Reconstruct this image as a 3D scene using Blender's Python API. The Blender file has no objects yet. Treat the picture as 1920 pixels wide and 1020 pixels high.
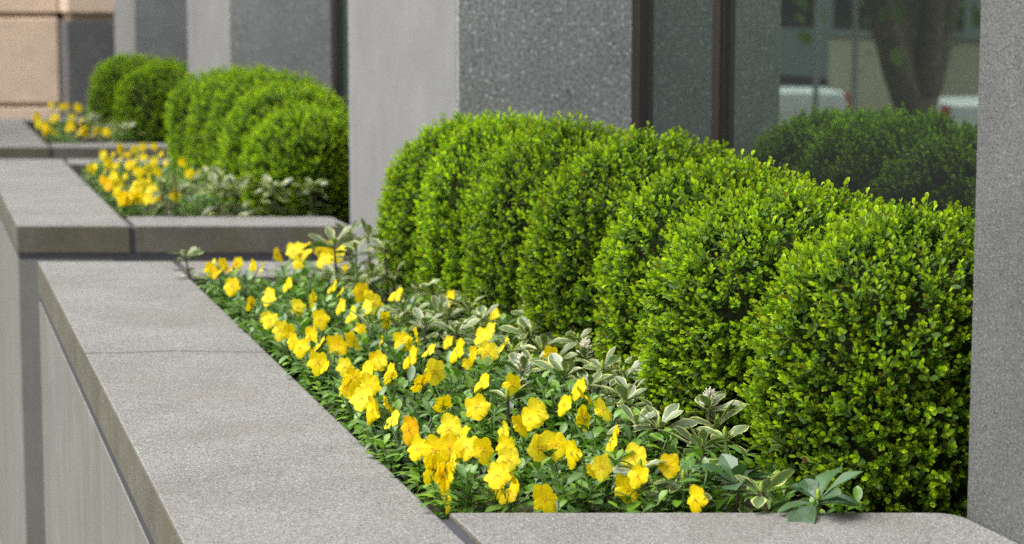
import bpy, bmesh, math, random
import numpy as np
from mathutils import Vector, Matrix

random.seed(7); rng = np.random.default_rng(7)
SC = bpy.context.scene
COL = SC.collection
R = math.radians

# ------------------------------------------------------------------ camera
CAM_Z, FOC = 1.72, 4000.0
TH = math.atan(498 / FOC)
cd = bpy.data.cameras.new('camera'); cam = bpy.data.objects.new('camera', cd); COL.objects.link(cam)
cam.location = (0, 0, CAM_Z); cam.rotation_euler = (math.pi / 2 - TH, 0, 0)
cd.sensor_width = 36; cd.lens = 36 * FOC / 1920; cd.clip_start = .1; cd.clip_end = 600
cd.dof.use_dof = True; cd.dof.focus_distance = 3.75; cd.dof.aperture_fstop = 5.2
SC.camera = cam
# ------------------------------------------------------------------ sky, sun, exposure
SUN_EL, SUN_AZ = R(62), R(-92)          # azimuth measured from +Y (away from camera) towards +X
w = bpy.data.worlds.new('World'); SC.world = w; w.use_nodes = True
nt = w.node_tree; bg = nt.nodes['Background']
sky = nt.nodes.new('ShaderNodeTexSky'); sky.sky_type = 'NISHITA'; sky.sun_disc = False
sky.sun_elevation = SUN_EL; sky.sun_rotation = SUN_AZ; sky.dust_density = 4.0; sky.ozone_density = 0.6
hs = nt.nodes.new('ShaderNodeHueSaturation'); hs.inputs['Saturation'].default_value = .14
nt.links.new(sky.outputs[0], hs.inputs['Color']); nt.links.new(hs.outputs[0], bg.inputs[0])
bg.inputs[1].default_value = .15
sl = bpy.data.lights.new('sun', 'SUN'); sl.energy = 1.15; sl.angle = R(60); sl.color = (1, .97, .92)
so = bpy.data.objects.new('sun', sl); COL.objects.link(so)
sd = Vector((math.sin(SUN_AZ) * math.cos(SUN_EL), math.cos(SUN_AZ) * math.cos(SUN_EL), math.sin(SUN_EL)))
so.rotation_euler = sd.to_track_quat('Z', 'Y').to_euler(); so.location = sd * 40
vs = SC.view_settings; vs.view_transform = 'Standard'; vs.look = 'None'; vs.gamma = 1; vs.use_curve_mapping = False
vs.exposure = 1.08
cy = SC.cycles
cy.use_denoising = False; cy.use_adaptive_sampling = True; cy.adaptive_threshold = .012; cy.max_bounces = 6; cy.diffuse_bounces = 3; cy.glossy_bounces = 3
cy.transmission_bounces = 4; cy.transparent_max_bounces = 8; cy.caustics_reflective = False; cy.caustics_refractive = False

# ------------------------------------------------------------------ frames of reference
K = -1135 / FOC * math.cos(TH)          # the street wall runs along (K, 1)
def W(u, y, z=0.0): return Vector((u + K * y, y, z))
CT, ST = math.cos(TH), math.sin(TH)
def at(px, py, z):                      # a sighted point at a known height -> (u, y, z)
    x, v = (px - 960) / FOC, (510 - py) / FOC
    r = (x, CT + v * ST, -ST + v * CT); t = (z - CAM_Z) / r[2]
    return r[0] * t - K * r[1] * t, r[1] * t, z

# ------------------------------------------------------------------ material helpers
def lin(c): return tuple(c) + ((1,) if len(c) == 3 else ())
class NT:
    def __init__(s, name):
        s.m = bpy.data.materials.new(name); s.m.use_nodes = True; s.t = s.m.node_tree
        s.b = s.t.nodes['Principled BSDF']; s.out = s.t.nodes['Material Output']
    def n(s, typ, **kw):
        nd = s.t.nodes.new(typ)
        for k, v in kw.items():
            if k.startswith('i_'): nd.inputs[k[2:].replace('_', ' ')].default_value = v
            else: setattr(nd, k, v)
        return nd
    def l(s, a, b): s.t.links.new(a, b)
    def coord(s, scale=(1, 1, 1)):
        tc = s.n('ShaderNodeTexCoord'); mp = s.n('ShaderNodeMapping'); mp.inputs['Scale'].default_value = scale
        s.l(tc.outputs['Object'], mp.inputs[0]); return mp.outputs[0]
    def noise(s, vec, scale, detail=2, rough=.5):
        nd = s.n('ShaderNodeTexNoise'); nd.inputs['Scale'].default_value = scale
        nd.inputs['Detail'].default_value = detail; nd.inputs['Roughness'].default_value = rough
        s.l(vec, nd.inputs['Vector']); return nd.outputs['Fac']
    def ramp(s, fac, stops):
        nd = s.n('ShaderNodeValToRGB'); e = nd.color_ramp.elements
        while len(e) < len(stops): e.new(.5)
        for k, (p, c) in enumerate(stops):
            e[k].position = p; e[k].color = lin(c) if hasattr(c, '__len__') else (c, c, c, 1)
        s.l(fac, nd.inputs[0]); return nd.outputs[0]
    def mix(s, a, b, fac, mode='MIX'):
        nd = s.n('ShaderNodeMix', data_type='RGBA', blend_type=mode)
        for sock, v in ((nd.inputs[0], fac), (nd.inputs[6], a), (nd.inputs[7], b)):
            if hasattr(v, 'is_output'): s.l(v, sock)
            elif hasattr(v, '__len__'): sock.default_value = lin(v)
            else: sock.default_value = v
        return nd.outputs[2]
    def bump(s, h, strength, dist):
        nd = s.n('ShaderNodeBump'); nd.inputs['Strength'].default_value = strength; nd.inputs['Distance'].default_value = dist
        s.l(h, nd.inputs['Height']); s.l(nd.outputs[0], s.b.inputs['Normal'])

def plain(name, c, rough=.6, metal=0, spec=.5):
    m = NT(name); m.b.inputs['Base Color'].default_value = lin(c); m.b.inputs['Roughness'].default_value = rough
    m.b.inputs['Metallic'].default_value = metal; m.b.inputs['Specular IOR Level'].default_value = spec
    return m.m

def stone(name, base, grain=.35, gscale=330, blotch=.18, streak=0, dark=.25, bright=.25, moss=0, bump=.5, rough=.85, stain=0):
    """fine sandy stone: grains, pale and dark flecks, soft blotches, rain streaks"""
    m = NT(name); v = m.coord()
    g = m.noise(v, gscale, 3, .7)
    c = m.mix(base, m.ramp(g, [(.36, 1 - grain), (.64, 1 + grain)]), 1, 'MULTIPLY')
    big = m.noise(v, 5, 4, .6)
    c = m.mix(c, m.ramp(big, [(.3, 1 - blotch), (.7, 1 + blotch * .5)]), 1, 'MULTIPLY')
    vo = m.n('ShaderNodeTexVoronoi'); vo.inputs['Scale'].default_value = gscale * .8; m.l(v, vo.inputs['Vector'])
    sep = m.n('ShaderNodeSeparateColor'); m.l(vo.outputs['Color'], sep.inputs[0])
    near = m.ramp(vo.outputs['Distance'], [(.25, 1), (.5, 0)])
    fb = m.mix((0, 0, 0), near, m.ramp(sep.outputs[0], [(1 - bright * .5, 0), (1 - bright * .5 + .03, 1)]))
    c = m.mix(c, tuple(min(.9, x * 1.9) for x in base), fb)
    fd = m.mix((0, 0, 0), near, m.ramp(sep.outputs[1], [(1 - dark * .5, 0), (1 - dark * .5 + .03, 1)]))
    c = m.mix(c, tuple(x * .25 for x in base), fd)
    if streak:
        sv = m.coord((5, 5, .3)); sn = m.noise(sv, 1.6, 4, .65)
        c = m.mix(c, tuple(a * b for a, b in zip(base, (.72, .74, .52))), m.ramp(sn, [(.42, 0), (.66, streak)]))
    if stain:                           # old water marks, their own shape
        st = m.noise(m.coord((1, 1, 1)), 2.3, 6, .72)
        c = m.mix(c, tuple(a * b for a, b in zip(base, (.80, .74, .64))), m.ramp(st, [(.50, 0), (.58, stain), (.66, stain * .4), (.78, stain)]))
    if moss:
        mn = m.noise(v, 7, 5, .7)
        c = m.mix(c, (.12, .11, .05), m.ramp(mn, [(.42, 0), (.72, moss)]))
    m.l(c, m.b.inputs['Base Color']); m.b.inputs['Roughness'].default_value = rough
    m.b.inputs['Specular IOR Level'].default_value = .3
    if bump: m.bump(g, bump, .0016)
    return m.m

M = {}
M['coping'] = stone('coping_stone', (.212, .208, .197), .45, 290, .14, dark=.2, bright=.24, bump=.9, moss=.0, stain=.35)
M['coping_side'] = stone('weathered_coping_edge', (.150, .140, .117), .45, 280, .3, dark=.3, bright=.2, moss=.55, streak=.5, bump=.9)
M['panel'] = stone('wall_panel_stone', (.215, .210, .195), .14, 260, .16, streak=.6, dark=.05, bright=.05, bump=.25)
M['sealant'] = plain('joint_sealant', (.045, .046, .058), .8)
M['facade'] = stone('honed_facade_stone', (.255, .253, .25), .12, 200, .10, streak=.16, dark=.06, bright=.06, bump=.15)
M['granite'] = stone('speckled_granite', (.27, .278, .28), .45, 105, .14, dark=.05, bright=.35, bump=.2, rough=.6)
M['granite_near'] = stone('dark_speckled_granite', (.140, .142, .141), .42, 330, .16, streak=.25, dark=.42, bright=.42, bump=.9)  # darker, finely speckled granite for the near pillar
M['bronze'] = plain('bronze_frame', (.055, .042, .036), .42, .6)
M['rubber'] = plain('black_gasket', (.012, .012, .013), .6)
M['soil'] = stone('planter_soil', (.035, .026, .018), .6, 120, .4, dark=.3, bright=.1, bump=1)
M['asphalt'] = stone('asphalt', (.05, .05, .052), .4, 90, .3, bump=.4)
M['paving'] = stone('pavement_concrete', (.26, .25, .235), .2, 90, .2, bump=.3)
M['peach'] = stone('peach_sandstone', (.82, .64, .49), .08, 60, .12, dark=.03, bright=.03, bump=.2)
M['peach_joint'] = plain('sandstone_joint', (.33, .235, .16), .9)
M['basestone'] = stone('dark_base_stone', (.135, .134, .138), .2, 60, .15, dark=.1, bright=.1, bump=.1, rough=.7)
M['bark'] = stone('tree_bark', (.15, .12, .08), .5, 30, .4, bump=1)
M['white_paint'] = plain('white_car_paint', (.8, .8, .8), .25)
M['cream_paint'] = plain('cream_paint', (.66, .60, .42), .5)
M['car_glass'] = plain('car_glass', (.02, .025, .025), .08)
M['tyre'] = plain('tyre_rubber', (.02, .02, .02), .8)
M['rim'] = plain('alloy_rim', (.5, .5, .5), .3, .9)
M['red_lens'] = plain('red_lens', (.5, .02, .02), .25)
M['metal_grey'] = plain('galvanised_metal', (.6, .61, .62), .5, .2)
M['interior'] = plain('dark_interior', (.03, .033, .032), .9)

def glass():
    m = NT('tinted_glass'); nt = m.t
    tr = m.n('ShaderNodeBsdfTransparent'); tr.inputs[0].default_value = (.30, .38, .34, 1)
    gl = m.n('ShaderNodeBsdfGlossy'); gl.inputs['Color'].default_value = (.74, .92, .83, 1); gl.inputs['Roughness'].default_value = .006
    fr = m.n('ShaderNodeFresnel'); fr.inputs['IOR'].default_value = 4.5
    mx = m.n('ShaderNodeMixShader'); m.l(fr.outputs[0], mx.inputs[0]); m.l(tr.outputs[0], mx.inputs[1]); m.l(gl.outputs[0], mx.inputs[2])
    df = m.n('ShaderNodeBsdfDiffuse'); df.inputs[0].default_value = (.55, .62, .57, 1)      # pale haze over the reflections, put in as diffuse colour
    m2 = m.n('ShaderNodeMixShader'); m2.inputs[0].default_value = .03; m.l(mx.outputs[0], m2.inputs[1]); m.l(df.outputs[0], m2.inputs[2])
    m.l(m2.outputs[0], m.out.inputs[0]); return m.m
M['glass'] = glass()

def leafmat(name, trans=.28, rough=.38, spec=.45, vary=.25, tint=(1, 1, 1), flat=None):
    """leaf: own colour per leaf (stored on the mesh), slight change per object, light comes through"""
    m = NT(name)
    if flat is None:
        at_ = m.n('ShaderNodeAttribute', attribute_name='Col'); c = at_.outputs['Color']
    else:
        rgb = m.n('ShaderNodeRGB'); rgb.outputs[0].default_value = lin(flat); c = rgb.outputs[0]
    oi = m.n('ShaderNodeObjectInfo')
    c = m.mix(c, m.ramp(oi.outputs['Random'], [(0, (1 - vary, 1 - vary, 1 - vary)), (1, (1 + vary, 1 + vary * .8, 1))]), 1, 'MULTIPLY')
    if tint != (1, 1, 1): c = m.mix(c, tint, 1, 'MULTIPLY')
    m.l(c, m.b.inputs['Base Color']); m.b.inputs['Roughness'].default_value = rough; m.b.inputs['Specular IOR Level'].default_value = spec
    tb = m.n('ShaderNodeBsdfTranslucent')
    m.l(m.mix(c, (1.0, 1.25, .5), 1, 'MULTIPLY'), tb.inputs[0])
    mx = m.n('ShaderNodeMixShader'); mx.inputs[0].default_value = trans
    m.l(m.b.outputs[0], mx.inputs[1]); m.l(tb.outputs[0], mx.inputs[2]); m.l(mx.outputs[0], m.out.inputs[0])
    return m.m
M['box_leaf'] = leafmat('boxwood_leaf', .36, .46, .25)
M['pansy_leaf'] = leafmat('pansy_leaf', .22, .34, .6)
M['pachy'] = leafmat('pachysandra_leaf', .16, .33, .6)
M['tree_leaf'] = leafmat('tree_leaf', .3)
M['stem'] = plain('green_stem', (.10, .19, .035), .5)
M['woody'] = plain('woody_stem', (.07, .048, .028), .8)
M['twig'] = plain('shaded_foliage_core', (.028, .034, .014), .95, spec=.1)  # near-black: the shade inside the shrub is put into the colour
M['spike'] = leafmat('spike_florets', .2, .6, .2, .1, flat=(.74, .70, .60))
M['dry'] = plain('dry_leaf', (.30, .15, .09), .8)

def petalmat():
    m = NT('pansy_petal')
    at_ = m.n('ShaderNodeAttribute', attribute_name='Col'); sp = m.n('ShaderNodeSeparateColor'); m.l(at_.outputs['Color'], sp.inputs[0])
    oi = m.n('ShaderNodeObjectInfo')
    c = m.mix(oi.outputs['Color'], (1.0, .46, .015), m.ramp(sp.outputs[0], [(.04, .6), (.22, 0)]))
    wv = m.n('ShaderNodeMath', operation='SINE'); mu = m.n('ShaderNodeMath', operation='MULTIPLY'); mu.inputs[1].default_value = 34
    m.l(sp.outputs[1], mu.inputs[0]); m.l(mu.outputs[0], wv.inputs[0])
    ln = m.ramp(wv.outputs[0], [(.55, 0), (.8, 1)])
    rr = m.ramp(sp.outputs[0], [(.05, 0), (.09, .7), (.20, .5), (.30, 0)])
    f = m.mix((0, 0, 0), ln, rr); f = m.mix((0, 0, 0), f, sp.outputs[2])
    c = m.mix(c, (.82, .50, .002), m.mix((0, 0, 0), ln, .22))
    c = m.mix(c, (.22, .055, .004), f)
    m.l(c, m.b.inputs['Base Color']); m.b.inputs['Roughness'].default_value = .55; m.b.inputs['Specular IOR Level'].default_value = .25
    tb = m.n('ShaderNodeBsdfTranslucent'); m.l(c, tb.inputs[0])
    mx = m.n('ShaderNodeMixShader'); mx.inputs[0].default_value = .36
    m.l(m.b.outputs[0], mx.inputs[1]); m.l(tb.outputs[0], mx.inputs[2]); m.l(mx.outputs[0], m.out.inputs[0])
    return m.m
M['petal'] = petalmat()

# ------------------------------------------------------------------ object helpers
def tag(o, label=None, cat=None, group=None, kind=None):
    for k, v in (('label', label), ('category', cat), ('group', group), ('kind', kind)):
        if v: o[k] = v
    return o
def empty(name, loc, label, cat, group=None):
    o = bpy.data.objects.new(name, None); COL.objects.link(o); o.location = loc; o.empty_display_size = .05
    return tag(o, label, cat, group)
def link(name, me, parent=None, kind=None):
    o = bpy.data.objects.new(name, me); COL.objects.link(o)
    if parent: o.parent = parent
    if kind: o['kind'] = kind
    return o
def tri_mesh(name, V, T, mats, C=None, smooth=True, mi=None):
    V = np.asarray(V, np.float32); T = np.asarray(T, np.int32)
    me = bpy.data.meshes.new(name)
    me.vertices.add(len(V)); me.vertices.foreach_set('co', V.ravel())
    me.loops.add(T.size); me.loops.foreach_set('vertex_index', T.ravel())
    me.polygons.add(len(T)); me.polygons.foreach_set('loop_start', np.arange(0, T.size, 3, dtype=np.int32))
    if smooth: me.polygons.foreach_set('use_smooth', np.ones(len(T), bool))
    if mi is not None: me.polygons.foreach_set('material_index', np.asarray(mi, np.int32))
    for m in (mats if isinstance(mats, (list, tuple)) else [mats]): me.materials.append(m)
    if C is not None:
        C = np.asarray(C, np.float32); a = me.color_attributes.new('Col', 'FLOAT_COLOR', 'POINT')
        a.data.foreach_set('color', np.concatenate([C, np.ones((len(C), 1), np.float32)], 1).ravel())
    me.update(calc_edges=True); me.validate()
    return me
def poly_mesh(name, V, F, mat, bevel=0, seg=2, smooth=False):
    bm = bmesh.new(); vs_ = [bm.verts.new(v) for v in V]
    for f in F:
        try: bm.faces.new([vs_[i] for i in f])
        except ValueError: pass
    bmesh.ops.recalc_face_normals(bm, faces=bm.faces)
    if bevel: bmesh.ops.bevel(bm, geom=list(bm.edges), offset=bevel, segments=seg, affect='EDGES', profile=.6)
    if smooth:
        for f in bm.faces: f.smooth = True
    me = bpy.data.meshes.new(name); bm.to_mesh(me); bm.free()
    for m in (mat if isinstance(mat, (list, tuple)) else [mat]): me.materials.append(m)
    return me
def prism(name, outline, z0, z1, mat, parent=None, bevel=0, seg=2, kind=None):
    """outline: list of (u, y); solid between heights z0 and z1, in the skewed street frame"""
    L = parent.matrix_world.translation if False else (parent.location if parent else Vector())
    n = len(outline); V = []
    for z in (z0, z1): V += [W(u, y, z) - L for u, y in outline]
    F = [list(range(n))[::-1], list(range(n, 2 * n))] + [[i, (i + 1) % n, n + (i + 1) % n, n + i] for i in range(n)]
    return link(name, poly_mesh(name, V, F, mat, bevel, seg), parent, kind)
def sbox(name, u0, u1, y0, y1, z0, z1, mat, parent=None, bevel=0, seg=2, kind=None):
    return prism(name, [(u0, y0), (u1, y0), (u1, y1), (u0, y1)], z0, z1, mat, parent, bevel, seg, kind)
def tube(pts, radii, n=6):
    pts = [Vector(p) for p in pts]; V = []; F = []
    up = Vector((.3, .2, 1)).normalized()
    for i, p in enumerate(pts):
        d = (pts[min(i + 1, len(pts) - 1)] - pts[max(i - 1, 0)]).normalized()
        a = d.cross(up if abs(d.dot(up)) < .95 else Vector((1, 0, 0))).normalized(); b = d.cross(a)
        for k in range(n):
            t = 2 * math.pi * k / n; V.append(tuple(p + (a * math.cos(t) + b * math.sin(t)) * radii[i]))
    for i in range(len(pts) - 1):
        for k in range(n):
            q = (i * n + k, i * n + (k + 1) % n, (i + 1) * n + (k + 1) % n, (i + 1) * n + k)
            F += [(q[0], q[1], q[2]), (q[0], q[2], q[3])]
    for base, flip in ((0, 1), ((len(pts) - 1) * n, 0)):
        for k in range(1, n - 1): F.append((base, base + k + flip, base + k + 1 - flip))
    return V, F
def join(parts):
    """[(V,T,C)] -> one"""
    Vs, Ts, Cs, o = [], [], [], 0
    for V, T, C in parts:
        V = np.asarray(V, float).reshape(-1, 3); Vs.append(V); Ts.append(np.asarray(T, int).reshape(-1, 3) + o)
        C = np.asarray(C, float); Cs.append(np.tile(C, (len(V), 1)) if C.ndim == 1 else C); o += len(V)
    return np.concatenate(Vs), np.concatenate(Ts), np.concatenate(Cs)
ORD = ['zero', 'first', 'second', 'third', 'fourth', 'fifth', 'sixth', 'seventh', 'eighth', 'ninth', 'tenth', 'eleventh', 'twelfth',
       'thirteenth', 'fourteenth', 'fifteenth', 'sixteenth', 'seventeenth', 'eighteenth', 'nineteenth', 'twentieth', 'twenty-first',
       'twenty-second', 'twenty-third', 'twenty-fourth', 'twenty-fifth', 'twenty-sixth', 'twenty-seventh', 'twenty-eighth', 'twenty-ninth', 'thirtieth',
       'thirty-first', 'thirty-second', 'thirty-third', 'thirty-fourth', 'thirty-fifth', 'thirty-sixth', 'thirty-seventh', 'thirty-eighth', 'thirty-ninth', 'fortieth']
ORD += [f'{a}-{b}' for a in ('forty', 'fifty', 'sixty', 'seventy') for b in ORD[1:10]]
NUM = ['no', 'one', 'two', 'three', 'four', 'five', 'six', 'seven', 'eight', 'nine', 'ten', 'eleven', 'twelve', 'thirteen', 'fourteen', 'fifteen', 'sixteen', 'seventeen', 'eighteen', 'nineteen', 'twenty'] + ['many'] * 20

# ------------------------------------------------------------------ the setting
GZ = -.95                               # pavement level
def sheet(name, u0, u1, y0, y1, z, mat):
    V = [W(u0, y0, z), W(u1, y0, z), W(u1, y1, z), W(u0, y1, z)]
    return link(name, poly_mesh(name, V, [(0, 1, 2, 3)], mat), kind='structure')
sheet('ground', -250, 250, -200, 320, GZ - .14, M['asphalt'])
sheet('road', -13.5, -4.6, -60, 160, -.752, M['asphalt'])
o = sbox('pavement', -1.2, 2.6, -30, 90, GZ - .13, GZ, M['paving'], kind='structure')
o = sbox('upper_pavement', -4.5, -1.201, -30, 90, GZ - .13, -.64, M['paving'], kind='structure')
o = sbox('kerb', -4.62, -4.5, -30, 90, GZ - .13, -.63, M['coping'], bevel=.012, kind='structure')
o = sbox('far_pavement', -19, -13.5, -30, 110, GZ - .13, -.63, M['paving'], kind='structure')

# ------------------------------------------------------------------ planters
UO, UI, UP, UF, UG = .372, .782, 1.590, 2.087, 2.112      # outer and inner coping edge, pillar face, glass plane
def planter(label, y0, y1, ti0, ti1, top, joint, soil_top):
    """y0..y1 overall, ti0 / ti1 the inner edges of the cross copings"""
    th = .1; b = top - th
    t = empty('stone_planter', W(UO, y0, 0), label, 'planter', 'stone planters along the facade')
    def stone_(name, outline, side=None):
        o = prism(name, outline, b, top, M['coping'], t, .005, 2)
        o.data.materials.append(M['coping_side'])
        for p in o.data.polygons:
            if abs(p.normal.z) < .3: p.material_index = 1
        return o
    g = .0045; uc = UI + .022
    # street-side copings: a near and a far stone, then the two cross copings
    stone_('coping_stone', [(UO, y0), (UI, y0), (UI, joint - g), (UI - .2, joint - g + .022), (UO + .1, joint - g), (UO, joint - g - .012)])
    stone_('coping_stone', [(UO, joint + g - .012), (UO + .1, joint + g), (UI - .2, joint + g + .022), (UI, joint + g), (UI, y1), (UO, y1)])
    e = UP - .008; r = .035
    arc = [(e - r + r * math.sin(a), ti0 - r + r * math.cos(a)) for a in [R(x) for x in (0, 22, 45, 68, 90)]]
    stone_('coping_stone', [(uc, y0), (e + .0, y0)] + arc[::-1] + [(uc, ti0)])
    stone_('coping_stone', [(uc, ti1), (e, ti1), (e, y1), (uc, y1)])
    sbox('joint_strip', UI + .001, uc - .001, y0 + .006, ti0 - .012, b, top - .009, M['sealant'], t)
    sbox('joint_strip', UI + .001, uc - .001, ti1 + .002, y1 - .006, b, top - .009, M['sealant'], t)
    # slightly recessed dark sealant joint under the copings
    k = -.002
    sbox('sealant_joint', UO + k + .006, UI - .02, y0 + k + .006, y1 - k - .006, b - .024, b - .0005, M['sealant'], t)
    sbox('sealant_joint', UI - .019, e - .004, y0 + k + .006, ti0 - .02, b - .024, b - .0005, M['sealant'], t)
    sbox('sealant_joint', UI - .019, e - .004, ti1 + .02, y1 - k - .006, b - .024, b - .0005, M['sealant'], t)
    # wall panels
    q = .001; wz = b - .024; pj = joint
    for a, c in ((y0 + q, pj - .003), (pj + .003, y1 - q)):
        sbox('wall_panel', UO + q, UI - .06, a, c, GZ, wz, M['panel'], t, .001, 1)
    sbox('wall_panel', UI - .059, e - .006, y0 + .008, ti0 - .06, GZ, wz, M['panel'], t, .001, 1)
    sbox('wall_panel', UI - .059, e - .006, ti1 + .06, y1 - q, GZ, wz, M['panel'], t, .001, 1)
    # earth in the box
    sm_ = sbox('soil', UI - .055, 2.03, ti0 - .05, ti1 + .05, .3, soil_top, M['soil'], kind='structure')
    return t
P1 = planter('nearest stone planter with yellow pansies, boxwood row and wide grey coping', 2.86, 6.448, 3.203, 6.085, .95, 4.73, .895)
P2 = planter('middle stone planter, its coping end facing the camera behind the nearest one', 7.70, 11.12, 8.046, 10.77, .93, 9.3, .875)
P3 = planter('farthest stone planter, blurred, at the left in front of the peach building', 12.06, 15.18, 12.42, 14.85, .93, 13.6, .875)

# ------------------------------------------------------------------ facade pillars, glazing, building above
def pillar(label, y0, y1, near=False):
    t = empty('facade_pillar', W(UP, y0, 0), label, 'pillar', 'granite pillars of the facade')
    H = 13.2
    sbox('end_slab', UP + .001, 2.3, y0, y0 + .03, GZ, H, M['granite'], t, .002, 1)
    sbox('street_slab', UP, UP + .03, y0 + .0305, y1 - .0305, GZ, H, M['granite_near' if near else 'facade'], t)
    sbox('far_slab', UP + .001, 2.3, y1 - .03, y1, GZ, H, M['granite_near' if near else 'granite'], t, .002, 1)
    sbox('core', UP + .031, 2.29, y0 + .031, y1 - .031, GZ, H - .002, M['granite'], t)
    return t
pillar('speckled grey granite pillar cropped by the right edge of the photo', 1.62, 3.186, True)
pillar('light grey pillar with dark speckled end face behind the near boxwood row', 6.2, 7.75)
pillar('blurred grey pillar behind the second boxwood row', 10.6, 12.2)
pillar('farthest narrow blurred pillar at the left beside the peach building', 15.03, 16.5)

def glazing(label, y0, y1, mulls, low=.62):
    t = empty('window_wall', W(UG, y0, 0), label, 'window', 'glazed bays between the pillars')
    H = 3.7
    for a, c in mulls:
        f = sbox('mullion', UF, UG + .06, a, c, low, H, M['bronze'], t, .003, 1)
        sbox('gasket', UG - .012, UG + .05, a - .010, a - .0005, low, H, M['rubber'], t)
        sbox('gasket', UG - .012, UG + .05, c + .0005, c + .010, low, H, M['rubber'], t)
    edges = [y0] + [x for a, c in mulls for x in (a, c)] + [y1]
    for i in range(0, len(edges), 2):
        a, c = edges[i], edges[i + 1]
        if c - a > .05: sbox('pane', UG, UG + .012, a + .0115, c - .0115, low + .05, H - .05, M['glass'], t)
    sbox('sill_rail', UG - .03, UG + .06, y0, y1, low - .07, low - .001, M['bronze'], t, .003, 1)
    sbox('spandrel', UG - .01, UG + .1, y0, y1, GZ, low - .071, M['granite'], t)
    sbox('dark_room', UG + 3.5, UG + 3.6, y0 - .5, y1 + .5, 0, H, M['interior'], t)
    return t
glazing('tinted window wall reflecting a tree above the near boxwood row', 3.19, 6.195, [(5.525, 5.57), (6.13, 6.19)])
glazing('dark window wall behind the second boxwood row', 7.755, 10.595, [(9.0, 9.07), (10.49, 10.59)])
glazing('dark window wall behind the farthest boxwood row', 12.205, 15.025, [(13.5, 13.57), (14.92, 15.02)])
t = empty('office_building', W(UP, 0, 0), 'upper storeys of the office building above the granite pillars', 'building')
sbox('upper_wall', UG + .05, 14, -6, 17.2, 3.702, 13, M['facade'], t)
sbox('room_floor', UG + .3, 14, -6, 17.2, .0, .02, M['interior'], t)
sbox('room_ceiling', UG + .3, 14, -6, 17.2, 3.55, 3.6, M['interior'], t)
sbox('near_wall', UG, 14, -6, 1.6, GZ, 3.7, M['granite'], t)

# peach sandstone neighbour beyond the last pillar
t = empty('sandstone_building', W(-2.2, 18.2, 0), 'peach sandstone building with dark stone base in the far background', 'building')
yf = 19.0
for a, c in ((GZ, .06), (.075, .83), (.865, 1.62), (1.665, 2.45), (2.49, 3.3), (3.34, 4.2), (4.24, 5.2)):
    for u0, u1 in ((-.9, -.02), (.0, 1.335)):
        sbox('sandstone_block', u0, u1, yf, yf + .35, a, c, M['peach'], t, .012, 1)
sbox('joint_backing', -.88, 1.33, yf + .04, yf + .33, 0, 5.19, M['peach_joint'], t)
sbox('pier_base', 1.345, 2.4, 18.1, 19.3, GZ, 1.60, M['basestone'], t, .006, 1)
for a, c in ((1.665, 2.45), (2.49, 3.3), (3.34, 4.2)):
    sbox('sandstone_block', 1.345, 2.4, 18.1, 19.3, a, c, M['peach'], t, .012, 1)
sbox('pier_joint', 1.38, 2.36, 18.14, 19.25, 1.601, 4.19, M['peach_joint'], t)
sbox('upper_mass', -.9, 6, 19.4, 26, GZ, 9, M['peach'], t)

# ------------------------------------------------------------------ leaf shapes
def leaf(L, Wd, prof, cup=.15, curl=.1, cols=3, wave=0, tooth=0):
    """leaf along +X, width along Y, face up +Z. cols=5 keeps an outer strip for a margin. -> V, T, colindex(0 mid,1 edge)"""
    V, T, E = [], [], []
    off = {3: (-1, 0, 1), 5: (-1, -.72, 0, .72, 1)}[cols]
    for i, (t, wv) in enumerate(prof):
        z0 = -curl * L * t * t
        for s_ in off:
            ww = wv * Wd * .5 * s_
            if tooth and abs(s_) == 1 and i % 2: ww *= 1 - tooth
            V.append((L * t, ww, z0 + cup * abs(ww) + wave * Wd * math.sin(t * 9 + s_ * 2) * abs(s_))); E.append(1 if abs(s_) == 1 else 0)
    c = len(off); fe = []
    for i in range(len(prof) - 1):
        for k in range(c - 1):
            a = i * c + k; q = (a, a + c, a + c + 1, a + 1)
            T += [(q[0], q[1], q[2]), (q[0], q[2], q[3])]
            fe += [1 if (c == 5 and k in (0, c - 2)) else 0] * 2
    return np.array(V), np.array(T), np.array(E), np.array(fe)
P_BOX = [(0, .12), (.28, .8), (.62, 1), (.86, .72), (1, .16)]
P_PANSY = [(0, .10), (.22, .16), (.42, .72), (.62, 1), (.82, .82), (1, .12)]
P_PACHY = [(0, .10), (.18, .22), (.36, .55), (.52, .85), (.68, 1), (.80, .92), (.90, .55), (1, .08)]
P_TREE = [(0, .1), (.35, .9), (.65, .9), (1, .05)]

def rotx(a): c, s = math.cos(a), math.sin(a); return np.array([[1, 0, 0], [0, c, -s], [0, s, c]])
def roty(a): c, s = math.cos(a), math.sin(a); return np.array([[c, 0, s], [0, 1, 0], [-s, 0, c]])
def rotz(a): c, s = math.cos(a), math.sin(a); return np.array([[c, -s, 0], [s, c, 0], [0, 0, 1]])

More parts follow.
